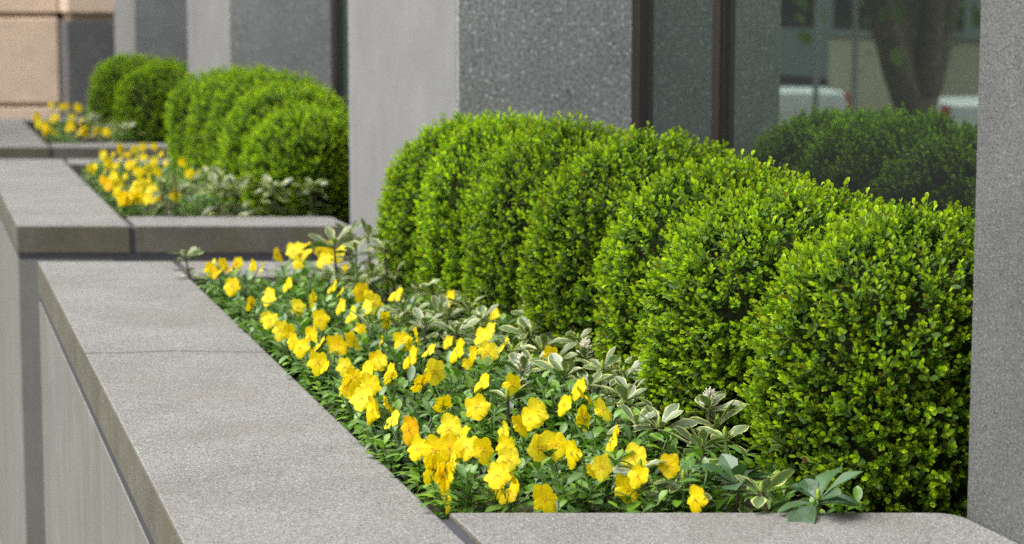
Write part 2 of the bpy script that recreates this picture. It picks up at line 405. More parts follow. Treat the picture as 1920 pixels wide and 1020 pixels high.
# ------------------------------------------------------------------ boxwood
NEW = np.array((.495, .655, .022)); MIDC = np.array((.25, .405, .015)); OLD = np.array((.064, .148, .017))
def sprig(seed, n_pairs=4, ln=.034, fresh=1.0):
    r = random.Random(seed); parts = []
    V, F = tube([(0, 0, -.012), (0, 0, ln)], [.0011, .0008], 3); parts.append((V, F, (.10, .13, .03)))
    for i in range(n_pairs):
        f = i / (n_pairs - 1); az = (i % 2) * math.pi / 2 + r.uniform(-.35, .35)
        for s in (0, 1):
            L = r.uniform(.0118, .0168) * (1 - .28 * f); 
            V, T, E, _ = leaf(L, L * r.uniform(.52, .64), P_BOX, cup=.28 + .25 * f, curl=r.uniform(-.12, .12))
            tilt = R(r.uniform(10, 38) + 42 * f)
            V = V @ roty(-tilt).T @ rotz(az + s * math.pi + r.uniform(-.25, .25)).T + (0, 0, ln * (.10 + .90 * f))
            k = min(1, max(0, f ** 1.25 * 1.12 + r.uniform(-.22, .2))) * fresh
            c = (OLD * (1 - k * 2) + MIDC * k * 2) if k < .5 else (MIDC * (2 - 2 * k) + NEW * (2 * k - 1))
            if r.random() < .03: c = np.array((.42, .27, .03))
            c = c * r.uniform(.8, 1.2)
            parts.append((V, T, c))
    return join(parts)
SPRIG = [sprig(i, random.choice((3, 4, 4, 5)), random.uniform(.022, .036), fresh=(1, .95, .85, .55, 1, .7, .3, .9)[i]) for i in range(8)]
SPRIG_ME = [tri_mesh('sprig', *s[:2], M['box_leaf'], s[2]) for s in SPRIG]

def shape_r(t, R0):                     # clipped shrub: upright flanks, domed top, drawn in slightly at the foot
    t0 = .46
    top = np.where(t > t0, np.clip(1 - np.clip((t - t0) / (1 - t0), 0, 1) ** 3.0, 0, 1) ** .55, 1.0)
    foot = np.where(t < .2, .86 + .14 * np.clip(t / .2, 0, 1) ** .7, 1.0)
    return R0 * top * foot
def shrub_samples(n, R0, H, seed, tmin=.02):
    g = np.random.default_rng(seed)
    tt = np.linspace(tmin, .9995, 1500); rr = shape_r(tt, R0)
    area = rr * np.sqrt(np.gradient(rr, tt) ** 2 + H ** 2); cdf = np.cumsum(area); cdf /= cdf[-1]
    t = np.interp(g.random(n), cdf, tt); a = g.random(n) * 2 * np.pi
    lump = 1 + .05 * np.sin(3 * a + seed) * np.cos(4 * t + seed) + .03 * np.sin(7 * a + 9 * t + 2 * seed) + .02 * np.sin(13 * a - 11 * t)
    r = shape_r(t, R0) * lump
    P = np.stack([r * np.cos(a), r * np.sin(a), t * H * (1 + .02 * np.sin(5 * a + seed))], 1)
    dr = (shape_r(np.clip(t + .01, 0, .9999), R0) - shape_r(t - .01, R0)) / (.02 * H)
    Nn = np.stack([np.cos(a), np.sin(a), -dr], 1); Nn /= np.linalg.norm(Nn, axis=1)[:, None]
    return P, Nn, g
def frames(D, g):
    """rotation matrices whose z axis is D with random spin"""
    Q = g.normal(size=D.shape); X = np.cross(Q, D); X /= np.linalg.norm(X, axis=1)[:, None]; Y = np.cross(D, X)
    return np.stack([X, Y, D], 2)
def shrub_mesh(n, R0, H, seed):
    P, Nn, g = shrub_samples(n, R0, H, seed)
    D = Nn * 1.0 + np.array((0, 0, .55)) + g.normal(size=P.shape) * .30; D /= np.linalg.norm(D, axis=1)[:, None]
    P = P - Nn * (g.random(n) ** 1.6 * .036)[:, None]
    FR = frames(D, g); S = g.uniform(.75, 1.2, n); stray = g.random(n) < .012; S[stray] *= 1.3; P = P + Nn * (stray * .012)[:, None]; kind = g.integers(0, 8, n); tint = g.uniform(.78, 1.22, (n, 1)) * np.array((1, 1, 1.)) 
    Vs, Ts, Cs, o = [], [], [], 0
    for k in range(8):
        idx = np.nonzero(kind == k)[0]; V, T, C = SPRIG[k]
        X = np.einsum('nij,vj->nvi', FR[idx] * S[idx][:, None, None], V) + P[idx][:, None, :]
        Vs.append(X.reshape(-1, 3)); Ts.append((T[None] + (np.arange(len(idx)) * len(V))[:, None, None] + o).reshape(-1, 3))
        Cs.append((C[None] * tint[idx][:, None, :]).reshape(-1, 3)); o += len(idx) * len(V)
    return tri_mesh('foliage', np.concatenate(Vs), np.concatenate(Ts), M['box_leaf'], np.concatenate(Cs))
def core_mesh(R0, H, seed):  # solid core for inner twigs and leaves, coloured as if shaded
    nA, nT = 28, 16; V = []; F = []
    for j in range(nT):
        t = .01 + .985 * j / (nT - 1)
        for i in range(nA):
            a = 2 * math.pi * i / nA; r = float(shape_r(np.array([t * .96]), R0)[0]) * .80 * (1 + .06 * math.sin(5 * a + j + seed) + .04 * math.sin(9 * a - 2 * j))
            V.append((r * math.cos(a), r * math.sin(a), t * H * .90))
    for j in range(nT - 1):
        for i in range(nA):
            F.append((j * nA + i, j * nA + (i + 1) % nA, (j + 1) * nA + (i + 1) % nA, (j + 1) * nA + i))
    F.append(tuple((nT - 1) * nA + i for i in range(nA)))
    return poly_mesh('shaded_twigs', V, F, M['twig'], smooth=True)
STEM_ME = tri_mesh('stem', *tube([(0, 0, -.05), (.005, 0, .03), (0, .006, .12)], [.016, .013, .01], 7), M['woody'])
BR, BH = .265, .54
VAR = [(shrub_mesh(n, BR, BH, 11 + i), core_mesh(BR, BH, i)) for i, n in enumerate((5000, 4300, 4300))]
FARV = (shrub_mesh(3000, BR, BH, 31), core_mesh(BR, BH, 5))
def shrub(u, y, z0, sx, sz, var, label, group, n_sprig, seed, rot):
    fol, core = var
    t = empty('boxwood_shrub', W(u, y, z0), label, 'shrub', group)
    for nm, me, kd in (('foliage', fol, 'stuff'), ('shaded_twigs', core, None), ('stem', STEM_ME, None)):
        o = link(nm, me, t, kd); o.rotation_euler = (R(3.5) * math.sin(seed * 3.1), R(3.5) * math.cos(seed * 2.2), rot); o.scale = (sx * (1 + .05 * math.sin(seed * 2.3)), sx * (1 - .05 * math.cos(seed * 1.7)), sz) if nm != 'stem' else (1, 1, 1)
    if n_sprig:
        P, Nn, g = shrub_samples(n_sprig * 4, BR * sx, BH * sz, seed + 77, .06)
        keep = (Nn @ np.array((-.45, -.75, .45))) > .25
        P, Nn = P[keep][:n_sprig], Nn[keep][:n_sprig]
        D = Nn + np.array((0, 0, .7)) + g.normal(size=P.shape) * .3; D /= np.linalg.norm(D, axis=1)[:, None]
        P = P - Nn * .006; FR = frames(D, g)
        for k in range(len(P)):
            o = link('sprig', SPRIG_ME[int(g.choice((0, 0, 1, 2, 4, 4, 7)))], t)
            s = g.uniform(.9, 1.25)
            o.matrix_local = Matrix.Translation(Vector(P[k])) @ Matrix(FR[k].tolist()).to_4x4() @ Matrix.Scale(s, 4)
    return t
g1 = 'clipped boxwood shrubs of the near planter'
H1 = [(1.70, 3.57, 1.0, .87, 300), (1.675, 4.03, .97, .87, 300), (1.685, 4.40, .90, .91, 220), (1.665, 4.80, .97, .97, 200), (1.615, 5.26, .87, .98, 140),
      (1.575, 5.57, .84, .97, 110), (1.545, 5.89, .84, .94, 100)]
for i, (u, y, sx, sz, ns) in enumerate(H1):
    nm = 'nearest boxwood shrub, against the speckled pillar at the right' if i == 0 else \
         ('farthest boxwood shrub of the near planter, beside the light grey pillar' if i == 6 else f'clipped boxwood shrub, {ORD[i + 1]} from the front in the near planter')
    shrub(u, y, .885, sx, sz, VAR[i % 3], nm, g1, ns, i, i * 2.1 + .4)
g2 = 'clipped boxwood shrubs of the middle planter'
H2 = [(1.56, 8.45, .90, .82), (1.57, 8.90, .98, .95), (1.58, 9.32, 1.0, 1.02), (1.55, 9.80, 1.0, 1.02), (1.53, 10.45, .98, .98)]
for i, (u, y, sx, sz) in enumerate(H2):
    shrub(u, y, .865, sx, sz, (VAR[(i + 1) % 3] if i < 2 else FARV), f'blurred boxwood shrub, {ORD[i + 1]} from the front in the middle planter', g2, 0, i, i * 1.7 + 1)
g3 = 'clipped boxwood shrubs of the far planter'
H3 = [(1.51, 12.95, .98, .90), (1.64, 13.6, .92, .92), (1.50, 14.4, .98, .95)]
for i, (u, y, sx, sz) in enumerate(H3):
    shrub(u, y, .865, sx, sz, FARV, f'blurred boxwood shrub, {ORD[i + 1]} from the front in the farthest planter', g3, 0, i, i * 2.4)

# ------------------------------------------------------------------ pansies
PG = [np.array(c) for c in ((.105, .22, .024), (.08, .18, .027), (.155, .285, .026), (.08, .16, .045))]
PANSY_LEAF = []
for i in range(5):
    L = (.038, .044, .034, .050, .040)[i]
    V, T, E, _ = leaf(L, L * (.46, .40, .56, .36, .5)[i], P_PANSY, cup=.22, curl=(.12, .3, .05, .22, .4)[i], wave=.04, tooth=.10)
    c = np.where((np.arange(len(V)) % 3 == 1)[:, None], PG[i % 4] * 1.35, PG[i % 4])
    PANSY_LEAF.append((V, T, c))
PANSY_LEAF_ME = [tri_mesh('leaf', V, T, M['pansy_leaf'], C) for V, T, C in PANSY_LEAF]

def petal(Lp, Wp, a0, kind, seed):
    """petal in the flower's XY plane, direction a0 from the centre"""
    r = random.Random(seed); V, T, C = [], [], []; nr, na = 6, 7
    for i in range(nr):
        t = i / (nr - 1); wv = Wp * (.14 + .86 * math.sin(min(1, t * 1.08) ** .8 * math.pi * .60)) * (1 if t < .85 else 1 - .30 * ((t - .85) / .15) ** 2)
        for k in range(na):
            s = k / (na - 1) * 2 - 1
            x = Lp * t * (1 - .22 * abs(s) ** 2.4 * t); y = wv * .5 * s
            if kind == 'low' and t > .9: x -= Lp * .07 * (1 - abs(s) * 2) if abs(s) < .5 else 0
            z = .0035 + .006 * t * t * (1 if kind == 'up' else -.6) - .35 * y * y / Wp * t + .0011 * t * t * math.sin(s * 5 + seed) + {'up': -.0035, 'side': 0, 'low': .0018}[kind]
            V.append((x * math.cos(a0) - y * math.sin(a0), x * math.sin(a0) + y * math.cos(a0), z))
            C.append((t, .5 + s * .5 * max(.25, t), 0 if kind == 'up' else 1))
    for i in range(nr - 1):
        for k in range(na - 1):
            a = i * na + k; T += [(a, a + na, a + na + 1), (a, a + na + 1, a + 1)]
    return tri_mesh('petal', V, T, M['petal'], C)
PETALS = []
for v in range(4):
    j = random.Random(v).uniform
    PETALS.append([petal(.0250 * j(.92, 1.1), .0235 * j(.9, 1.1), R(90 + sx * j(24, 32)), 'up', v * 7 + 1 + sx) for sx in (1, -1)]
                  + [petal(.0225 * j(.92, 1.08), .0195 * j(.9, 1.1), R(90 + sx * j(94, 108)), 'side', v * 7 + 3 + sx) for sx in (1, -1)]
                  + [petal(.0255 * j(.95, 1.1), .026 * j(.9, 1.12), R(270 + j(-5, 5)), 'low', v * 7 + 5)])
def flower_core(seed, h):
    r = random.Random(seed); parts = []
    V, F = tube([(0, 0, .004), (0, .001, -.008), (0, -.003, -.013)], [.0016, .0018, .0014], 5)
    parts.append((V, F, (.10, .20, .04)))
    for k in range(5):
        V, T, E, _ = leaf(.011, .0042, P_TREE, .2, -.2); a = 2 * math.pi * k / 5
        parts.append((V @ roty(.5).T @ rotz(a).T + (0, 0, -.006), T, (.11, .22, .04)))
    V, F = tube([(0, 0, .002), (0, -.001, .0065)], [.0022, .0012], 5); parts.append((V, F, (.30, .42, .04)))
    return join(parts)
CORES = [tri_mesh('flower', *flower_core(i, (.06, .075, .05)[i])[:2], M['pansy_leaf'], flower_core(i, (.06, .075, .05)[i])[2]) for i in range(3)]
YEL = [(.98, .80, .004, 1), (.98, .75, .004, 1), (.98, .85, .03, 1), (.97, .58, .002, 1)]

def pansy_layout(seed, spread, n_shoot, hgt):
    """leaf placements of one plant: (matrix 3x3, offset, kind, is_top)"""
    r = random.Random(seed); out = []; stems = []
    for s in range(n_shoot):
        a = 2 * math.pi * s / n_shoot + r.uniform(-.4, .4); d = spread * (r.uniform(.35, 1) if s else .1); h = hgt * r.uniform(.62, 1.15)
        foot = Vector((d * .45 * math.cos(a), d * .45 * math.sin(a), 0)); head = Vector((d * math.cos(a), d * math.sin(a), h)); stems.append((foot, head))
        nl = r.randint(11, 14)
        for k in range(nl):
            f = .22 + .78 * (k + .5) / nl; p = foot.lerp(head, f); az = k * 2.4 + r.uniform(-.3, .3)
            tilt = R(r.uniform(-12, 25) + 48 * max(0, f - .55) / .45)
            Mx = rotz(az) @ roty(-tilt) @ rotx(r.uniform(-.35, .35)); out.append((Mx * r.uniform(.85, 1.2) * (1.12 - .35 * f), np.array(p), r.randrange(5), k >= nl - 4))
    return out, stems
LAY = [pansy_layout(i, .10, 11, .092) for i in range(4)]
LAYFAR = [pansy_layout(20 + i, .12, 9, .09) for i in range(2)]
def layout_mesh(lay, everything=False):
    parts = []
    for Mx, p, k, top in lay[0]:
        if top and not everything: continue
        V, T, C = PANSY_LEAF[k]; parts.append((V @ Mx.T + p, T, C * random.uniform(.75, 1.2)))
    for a, b in lay[1]:
        V, F = tube([a, a.lerp(b, .5) + Vector((0, 0, .004)), b], [.0028, .0024, .0018], 5); parts.append((V, F, (.09, .17, .035)))
    return join(parts)
LAY_ME = [tri_mesh('foliage', *(lambda q: (q[0], q[1], M['pansy_leaf'], q[2]))(layout_mesh(l))) for l in LAY]
LAYFAR_ME = [tri_mesh('foliage', *(lambda q: (q[0], q[1], M['pansy_leaf'], q[2]))(layout_mesh(l, True))) for l in LAYFAR]

def add_flower(parent, wpos, size, seed, flat=False, face=None, hue=None):
    r = random.Random(seed)
    # most blooms look out to the street and the light, some turn away
    az = face if face is not None else R(-112 + r.gauss(0, 52)); el = R(r.uniform(10, 48))
    n = Vector((math.cos(az) * math.cos(el), math.sin(az) * math.cos(el), math.sin(el)))
    up = Vector((r.gauss(0, .18), r.gauss(0, .18), 1)); x = up.cross(n).normalized(); y = n.cross(x)
    mat = Matrix((x, y, n)).transposed().to_4x4()
    f = link('flower', CORES[seed % 3], parent)
    ML = Matrix.Translation(Vector(wpos) - parent.location) @ mat @ Matrix.Scale(size, 4); f.matrix_local = ML
    c0 = ML.translation.copy(); b = c0 - n * .011 * size
    foot = Vector((c0.x * .45, c0.y * .45, .01)); a_ = b - n * .008 + Vector((0, 0, .003)); kn = a_ + (foot - a_) * .15 - n * .004
    inv = ML.inverted(); pts = [inv @ q for q in (b, a_, kn, a_.lerp(foot, .5) - n * .004, foot)]
    V, F = tube(pts, [.0013, .0013, .0013, .0015, .0018], 5); link('stalk', tri_mesh('stalk', V, F, M['stem']), f)
    col = hue or r.choices(YEL, (5, 4, 3, 0))[0]
    vs_ = PETALS[r.randrange(4)]
    for k, me in enumerate(vs_):
        p = link('petal', me, f); p.color = col
        p.rotation_euler = (r.gauss(0, .07), r.gauss(0, .07), r.gauss(0, .06))
    return f

FL1 = [(1021, 938), (1174, 921), (1254, 874), (1321, 946), (933, 921), (957, 926), (938, 897), (953, 864), (951, 888), (949, 839), (947, 812),
       (780, 892), (806, 880), (735, 843), (737, 790), (782, 828), (770, 806), (844, 806), (866, 820), (878, 841), (842, 843), (815, 848), (852, 866), (848, 898), (854, 950),
       (1040, 838), (1106, 884), (1128, 877), (1093, 785), (1128, 770), (1087, 730), (1097, 746), (974, 800), (1007, 775), (994, 787), (896, 765), (1032, 668),
       (378, 514), (398, 497), (437, 502), (435, 538), (492, 504), (520, 479), (551, 471), (574, 471), (608, 490), (614, 466), (639, 471), (647, 502), (731, 498),
       (802, 526), (843, 563), (625, 538), (588, 565), (559, 577), (676, 549), (743, 555), (686, 581), (700, 571), (676, 618), (482, 602), (449, 598), (498, 620),
       (527, 640), (516, 653), (543, 626), (584, 634), (596, 651), (633, 649), (584, 681), (610, 689), (647, 689), (663, 710), (686, 702), (712, 679), (596, 726),
       (633, 742), (680, 749), (676, 769), (727, 761), (637, 771), (767, 646), (780, 634), (755, 641), (771, 671), (806, 659), (927, 592), (918, 620), (906, 634),
       (914, 663), (943, 651), (888, 665), (876, 683), (814, 698), (731, 702), (708, 678), (733, 709), (692, 726), (655, 728), (470, 570), (540, 535), (660, 640), (830, 760), (716, 640), (560, 495), (905, 845), (385, 506), (418, 496), (447, 494), (560, 466), (600, 472), (632, 482), (660, 592), (692, 562), (640, 548), (415, 508), (475, 500), (1150, 830), (860, 660), (960, 722), (1060, 760), (905, 720), (1010, 842), (790, 720), (1190, 862), (840, 642), (722, 602), (640, 575), (602, 600), (505, 558), (1215, 905), (1075, 850)]
FL2 = [(60, 500), (165, 490), (230, 405), (350, 360), (315, 475), (445, 370), (500, 350), (575, 345), (505, 420), (575, 450), (660, 455), (770, 460), (895, 510), (820, 530),
       (530, 500), (380, 550), (200, 570), (230, 610), (330, 640), (360, 690), (460, 650), (490, 600), (540, 570), (450, 720), (390, 770), (280, 680), (630, 720), (715, 670),
       (560, 720), (650, 760), (270, 600), (420, 690), (300, 560), (250, 650), (340, 740), (180, 600), (480, 690), (300, 400), (430, 620), (360, 420), (410, 470), (250, 500), (470, 520), (350, 590), (410, 760), (310, 610), (560, 640), (510, 740), (400, 400), (620, 400), (600, 520), (270, 460), (450, 440)]
FL2 = [(130 + x / 3.623, 180 + y / 3.623) for x, y in FL2]
FL3 = [(780, 130), (930, 150), (610, 110), (440, 260), (420, 370), (540, 340), (650, 270), (860, 260), (640, 440), (840, 380), (970, 300), (1090, 490), (1220, 480), (1330, 470),
       (1140, 560), (720, 140), (480, 400), (380, 330), (560, 400)]
FL3 = [(x / 6.373, 180 + y / 6.373) for x, y in FL3]

def pansy_bed(flowers, zf, soil, cells_u, ystep, ylo, yhi, rows, layouts, metas, leafparts, size, group, where):
    fp = [at(px, py, zf(px, py)) for px, py in flowers]
    fp = [(max(u, .805), max(y, ylo + .03), z) for u, y, z in fp]
    ny = max(1, round((yhi - ylo) / ystep)); dy = (yhi - ylo) / ny
    cells = {}
    for i, (u, y, z) in enumerate(fp):
        row = min(range(len(cells_u)), key=lambda q: abs(cells_u[q] - u)); k = min(ny - 1, max(0, int((y - ylo) / dy)))
        cells.setdefault((row, k), []).append(i)
    for row, full in enumerate(rows):
        if full:
            for k in range(ny): cells.setdefault((row, k), [])
    for row in range(len(cells_u)):
        ks = sorted(k for (q, k) in cells if q == row)
        for n, k in enumerate(ks):
            ids = cells[(row, k)]; u = cells_u[row] + random.uniform(-.02, .02); y = ylo + dy * (k + .5) + random.uniform(-.03, .03)
            if ids: u = .6 * u + .4 * sum(fp[i][0] for i in ids) / len(ids)
            rowname = ('row against the coping', 'second row from the coping', 'third row from the coping', 'fourth row from the coping')[row]
            cnt = f'{NUM[len(ids)]} open flower{"" if len(ids) == 1 else "s"}' if ids else 'no open flower'
            t = empty('pansy_plant', W(u, y, soil), f'yellow pansy with {cnt}, {ORD[n + 1]} from front, {rowname}, {where}', 'pansy', group)
            v = (row * 3 + k) % len(layouts); rot = random.uniform(0, 6.28); sc = random.uniform(.92, 1.1)
            if row == 0: sc *= .9
            f = link('foliage', metas[v], t, 'stuff'); f.rotation_euler = (0, 0, rot); f.scale = (sc,) * 3
            if leafparts:
                B = Matrix.Rotation(rot, 4, 'Z') @ Matrix.Scale(sc, 4)
                for Mx, p, kk, top in layouts[v][0]:
                    if top:
                        o = link('leaf', PANSY_LEAF_ME[kk], t)
                        o.matrix_local = B @ Matrix.Translation(Vector(p)) @ Matrix(Mx.tolist()).to_4x4()
            for i in ids:
                add_flower(t, W(*fp[i]), size * .95 * (random.uniform(.5, .68) if i % 11 == 4 else random.uniform(.8, 1.15)), i * 13 + row, hue=YEL[3] if i in HOT else None)
HOT = {16, 37, 39}
pansy_bed(FL1, lambda x, y: .958 if y > 915 else (.995 if y > 850 else 1.006), .892, (.885, 1.06, 1.25, 1.42), .235, 3.22, 6.06, (1, 1, 0, 0), LAY, LAY_ME, True, 1.04,
          'pansies of the near planter', 'near planter')
HOT = {16, 17}
pansy_bed(FL2, lambda x, y: .99, .872, (.90, 1.15, 1.38), .34, 8.1, 10.7, (1, 1, 0), LAYFAR, LAYFAR_ME, False, 1.25, 'pansies of the middle planter', 'middle planter')
HOT = {4}
pansy_bed(FL3, lambda x, y: .99, .872, (.92, 1.3), .45, 12.45, 14.8, (1, 0), LAYFAR, LAYFAR_ME, False, 1.55, 'pansies of the far planter', 'far planter')

# ------------------------------------------------------------------ variegated pachysandra
CREAM = np.array((.58, .58, .24)); GREYG = [np.array(c) for c in ((.105, .165, .07), (.08, .145, .05), (.13, .185, .095))]
PACHY = []
for i in range(6):
    var = i < 4; L = (.060, .052, .066, .048, .072, .062)[i]
    V, T, E, fe = leaf(L, L * (.40, .44, .38, .46, .50, .54)[i], P_PACHY, cup=.25, curl=(.15, .32, .05, .25, .22, .35)[i], cols=5, wave=.03, tooth=.12)
    gcol = GREYG[i % 3] if var else np.array((.06, .125, .055))
    # the cream margin is a strip of its own: double the vertices along it so the edge of the colour is sharp
    V2, T2, C2 = [], [], []
    for f, e in zip(T, fe):
        b = len(V2); V2 += [V[q] for q in f]; T2.append((b, b + 1, b + 2)); C2 += [CREAM * (1 if (f.sum() % 5) else .8) if (e and var) else gcol] * 3
    PACHY.append(tri_mesh('leaf', V2, T2, M['pachy'], C2, smooth=False))
    bm = bmesh.new(); bm.from_mesh(PACHY[-1]); 
    for f in bm.faces: f.smooth = True
    bm.to_mesh(PACHY[-1]); bm.free()
def spike_mesh(seed):
    r = random.Random(seed); parts = []
    for k in range(46):
        f = k / 46; a = k * 2.4; V, T = tube([(0, 0, 0), (.015 * (1 - .3 * f), 0, .004)], [.0007, .0009], 4)
        parts.append((np.array(V) @ roty(-R(r.uniform(5, 40) + 30 * f)).T @ rotz(a).T + (0, 0, .03 * f), T, (1, 1, 1)))
    return join(parts)
SPIKE = [tri_mesh('flower_spike', *spike_mesh(i)[:2], M['spike']) for i in range(2)]
BUD = tri_mesh('bud', *tube([(0, 0, 0), (0, 0, .006), (0, .001, .014), (0, 0, .019)], [.002, .0042, .0035, .0008], 6), plain('fresh_bud', (.30, .42, .03), .5))
def pachysandra(u, y, z0, h, label, group, seed, green=False, spike=False, n=9, size=1.0):
    r = random.Random(seed); t = empty('pachysandra', W(u, y, z0), label, 'ground cover', group); n += 2
    top = Vector((r.uniform(-.012, .012), r.uniform(-.012, .012), h))
    link('stem', tri_mesh('stem', *tube([(0, 0, -.01), top * .5 + Vector((r.uniform(-.008, .008), 0, 0)), top], [.0042, .0036, .0028], 6), M['woody' if r.random() < .6 else 'stem']), t)
    for k in range(n + 6):
        tier = 0 if k < n else (1 if k < n + 3 else 2); a = k * 2.4 + r.uniform(-.3, .3)
        tl = R(r.uniform(25, 68) if k < 3 else (r.uniform(-8, 45) if tier == 0 else r.uniform(-25, 25)))
        o = link('leaf', PACHY[(4 + k % 2) if green and tier == 0 else r.randrange(4)], t)
        p = top * (1 - .08 * min(k, n) / n - (0, .30, .52)[tier])
        o.matrix_local = Matrix.Translation(p) @ Matrix((rotz(a) @ roty(-tl) @ rotx(r.uniform(-.6, .6))).tolist()).to_4x4() @ Matrix.Scale(size * r.uniform(.7, 1.2) * (.8 if k < 3 else 1), 4)
    if spike: o = link('flower_spike', SPIKE[seed % 2], t); o.location = top; o.scale = (1.5, 1.5, 1.0)
    else: o = link('bud', BUD, t); o.location = top
    return t
PA1 = [(980, 700, 1, 0), (1100, 668, 1, 0), (1160, 690, 0, 0), (1342, 768, 1, 0), (1318, 838, 0, 0), (1392, 908, 0, 1), (1522, 938, 0, 1), (1240, 800, 0, 0), (950, 745, 0, 0), (1212, 880, 0, 0),
       (990, 590, 1, 0), (1002, 625, 0, 0), (930, 562, 0, 0), (872, 548, 0, 0), (820, 565, 0, 0), (762, 585, 0, 0), (735, 605, 0, 0), (850, 595, 0, 0), (900, 600, 0, 0), (960, 548, 0, 0), (795, 545, 0, 0),
       (690, 446, 0, 0), (650, 436, 0, 0), (722, 466, 0, 0), (668, 470, 0, 0), (628, 458, 0, 0), (745, 520, 0, 0), (340, 470, 0, 0), (1275, 905, 0, 0), (1175, 735, 0, 0), (1050, 705, 0, 0), (700, 610, 0, 0), (1440, 925, 0, 0), (860, 625, 0, 0),
       (1010, 655, 0, 0), (1085, 640, 0, 0), (800, 610, 0, 0), (690, 520, 0, 0)]
r_ = random.Random(5)
items = []
for q in range(26):                     # the mat behind the flowers
    y = 3.55 + 2.45 * ((q * .618) % 1); u = (1.20 if y > 4.2 else 1.28) + r_.uniform(-.03, .16)
    items.append((y, u, .99 + r_.uniform(-.02, .015), 0, 0, 60 + q))
for i, (px, py, sp, gr) in enumerate(PA1):
    z = .972 if py > 880 else (1.0 if py < 860 else .985)
    if py < 480: z = 1.085 if px > 600 else 1.01
    u, y, _ = at(px, py, z); items.append((y, u, z, sp, gr, i))
items.sort()
for n, (y, u, z, sp, gr, i) in enumerate(items):
    kind = 'plain dark green' if gr else 'cream-edged'
    extra = ' with white flower spike' if sp else ''
    if i == 25: lab = 'lone pale pachysandra sprig at the far corner of the near coping'
    else: lab = f'{kind} pachysandra{extra}, {ORD[n + 1]} from the front in the near planter'
    pachysandra(u, min(y, 6.05), .89, z - .89, lab, 'pachysandra of the near planter', 40 + i, bool(gr), bool(sp), 8, (1.5 if i == 25 else 1.02) if not gr else 1.2)
PA2 = [(520, 378), (560, 352), (622, 345), (478, 368), (432, 342), (402, 314), (450, 322), (372, 372), (425, 384), (350, 388), (500, 335), (600, 385), (545, 388), (385, 345), (580, 370), (460, 390), (470, 300), (640, 365), (510, 352), (410, 362), (440, 362), (545, 365), (335, 395), (630, 392), (480, 345)]
items = sorted((at(px, py, .985)[1], at(px, py, .985)[0], i) for i, (px, py) in enumerate(PA2))
for n, (y, u, i) in enumerate(items):
    pachysandra(u, max(y, 8.12), .87, .155 if i != 2 else .19, f'blurred pachysandra, {ORD[n + 1]} from the front in the middle planter', 'pachysandra of the middle planter', 90 + i, i in (1, 2, 14), i == 16, 10, 1.45)
PA3 = [(222, 248), (196, 238), (246, 252), (180, 228)]
items = sorted((at(px, py, .985)[1], at(px, py, .985)[0], i) for i, (px, py) in enumerate(PA3))
for n, (y, u, i) in enumerate(items):
    pachysandra(u, max(y, 12.5), .87, .125, f'blurred pachysandra, {ORD[n + 1]} from the front in the farthest planter', 'pachysandra of the far planter', 120 + i, False, False, 10, 1.5)

# low leaf litter and seedlings between the plants, too many to count
parts = []
for _ in range(4200):
    u, y = random.uniform(.80, 1.48), random.uniform(3.23, 6.05); V, T, C = random.choice(PANSY_LEAF)
    Mx = rotz(random.uniform(0, 6.28)) @ roty(-R(random.uniform(-5, 60))) * random.uniform(.6, 1.1)
    parts.append((V @ Mx.T + np.array(W(u, y, .897 + random.uniform(0, .05))), T, C * random.uniform(.7, 1.2)))
for q in range(110):                    # leaves lying over the coping edge
    y = random.uniform(3.2, 6.05) if q > 14 else random.uniform(3.2, 3.27); V, T, C = random.choice(PANSY_LEAF)
    Mx = rotz(random.uniform(2.2, 4.2)) @ roty(-R(random.uniform(-12, 25))) * random.uniform(.6, 1.0)
    parts.append((V @ Mx.T + np.array(W(random.uniform(.79, .83), y, .957 + random.uniform(0, .012))), T, C))
V, T, C = join(parts)
tag(link('undergrowth', tri_mesh('undergrowth', V, T, M['pansy_leaf'], C)), 'low green undergrowth on the soil of the near planter', 'undergrowth', kind='stuff')

# long arching blades among the flowers
def blade(pts, label, rad=.0024):
    P = [W(*at(*p)) for p in pts]; L = P[0].copy(); out = []
    for i in range(len(P) - 1):                       # smooth the sighted points
        for k in range(5):
            a = P[max(0, i - 1)]; b = P[i]; c = P[i + 1]; d = P[min(len(P) - 1, i + 2)]; s = k / 5
            out.append(.5 * ((2 * b) + (c - a) * s + (2 * a - 5 * b + 4 * c - d) * s * s + (3 * b - a - 3 * c + d) * s ** 3) - L)
    out.append(P[-1] - L)
    V, F = tube(out, [rad * (1.1 - .7 * i / (len(out) - 1)) for i in range(len(out))], 5)
    o = link('grass_blade', tri_mesh('grass_blade', V, F, M['stem'])); o.location = L
    tag(o, label, 'grass', 'long blades between the pansies')
blade([(905, 640, .93), (903, 618, .99), (872, 606, 1.02), (830, 615, 1.01), (790, 648, .96)], 'long arching green blade over the pachysandra beside the pansies')
blade([(640, 600, .93), (560, 580, 1.0), (500, 568, 1.01), (415, 570, .975)], 'long green blade reaching over the coping edge among the far pansies')
blade([(640, 535, .93), (600, 505, 1.0), (560, 485, 1.02), (545, 470, 1.03)], 'straight thin green blade leaning left among the farthest pansies')
blade([(720, 480, .93), (705, 450, 1.02), (690, 428, 1.05), (672, 405, 1.08)], 'upright thin green blade in front of the light grey pillar')
u, y, z = at(1488, 850, 1.02)
o = link('fallen_leaf', tri_mesh('fallen_leaf', *leaf(.02, .012, P_BOX, .3, .2)[:2], M['dry'])); o.location = W(u, y - .03, z); o.rotation_euler = (1.2, .7, .6)
tag(o, 'dry reddish brown leaf caught on the nearest boxwood', 'leaf')

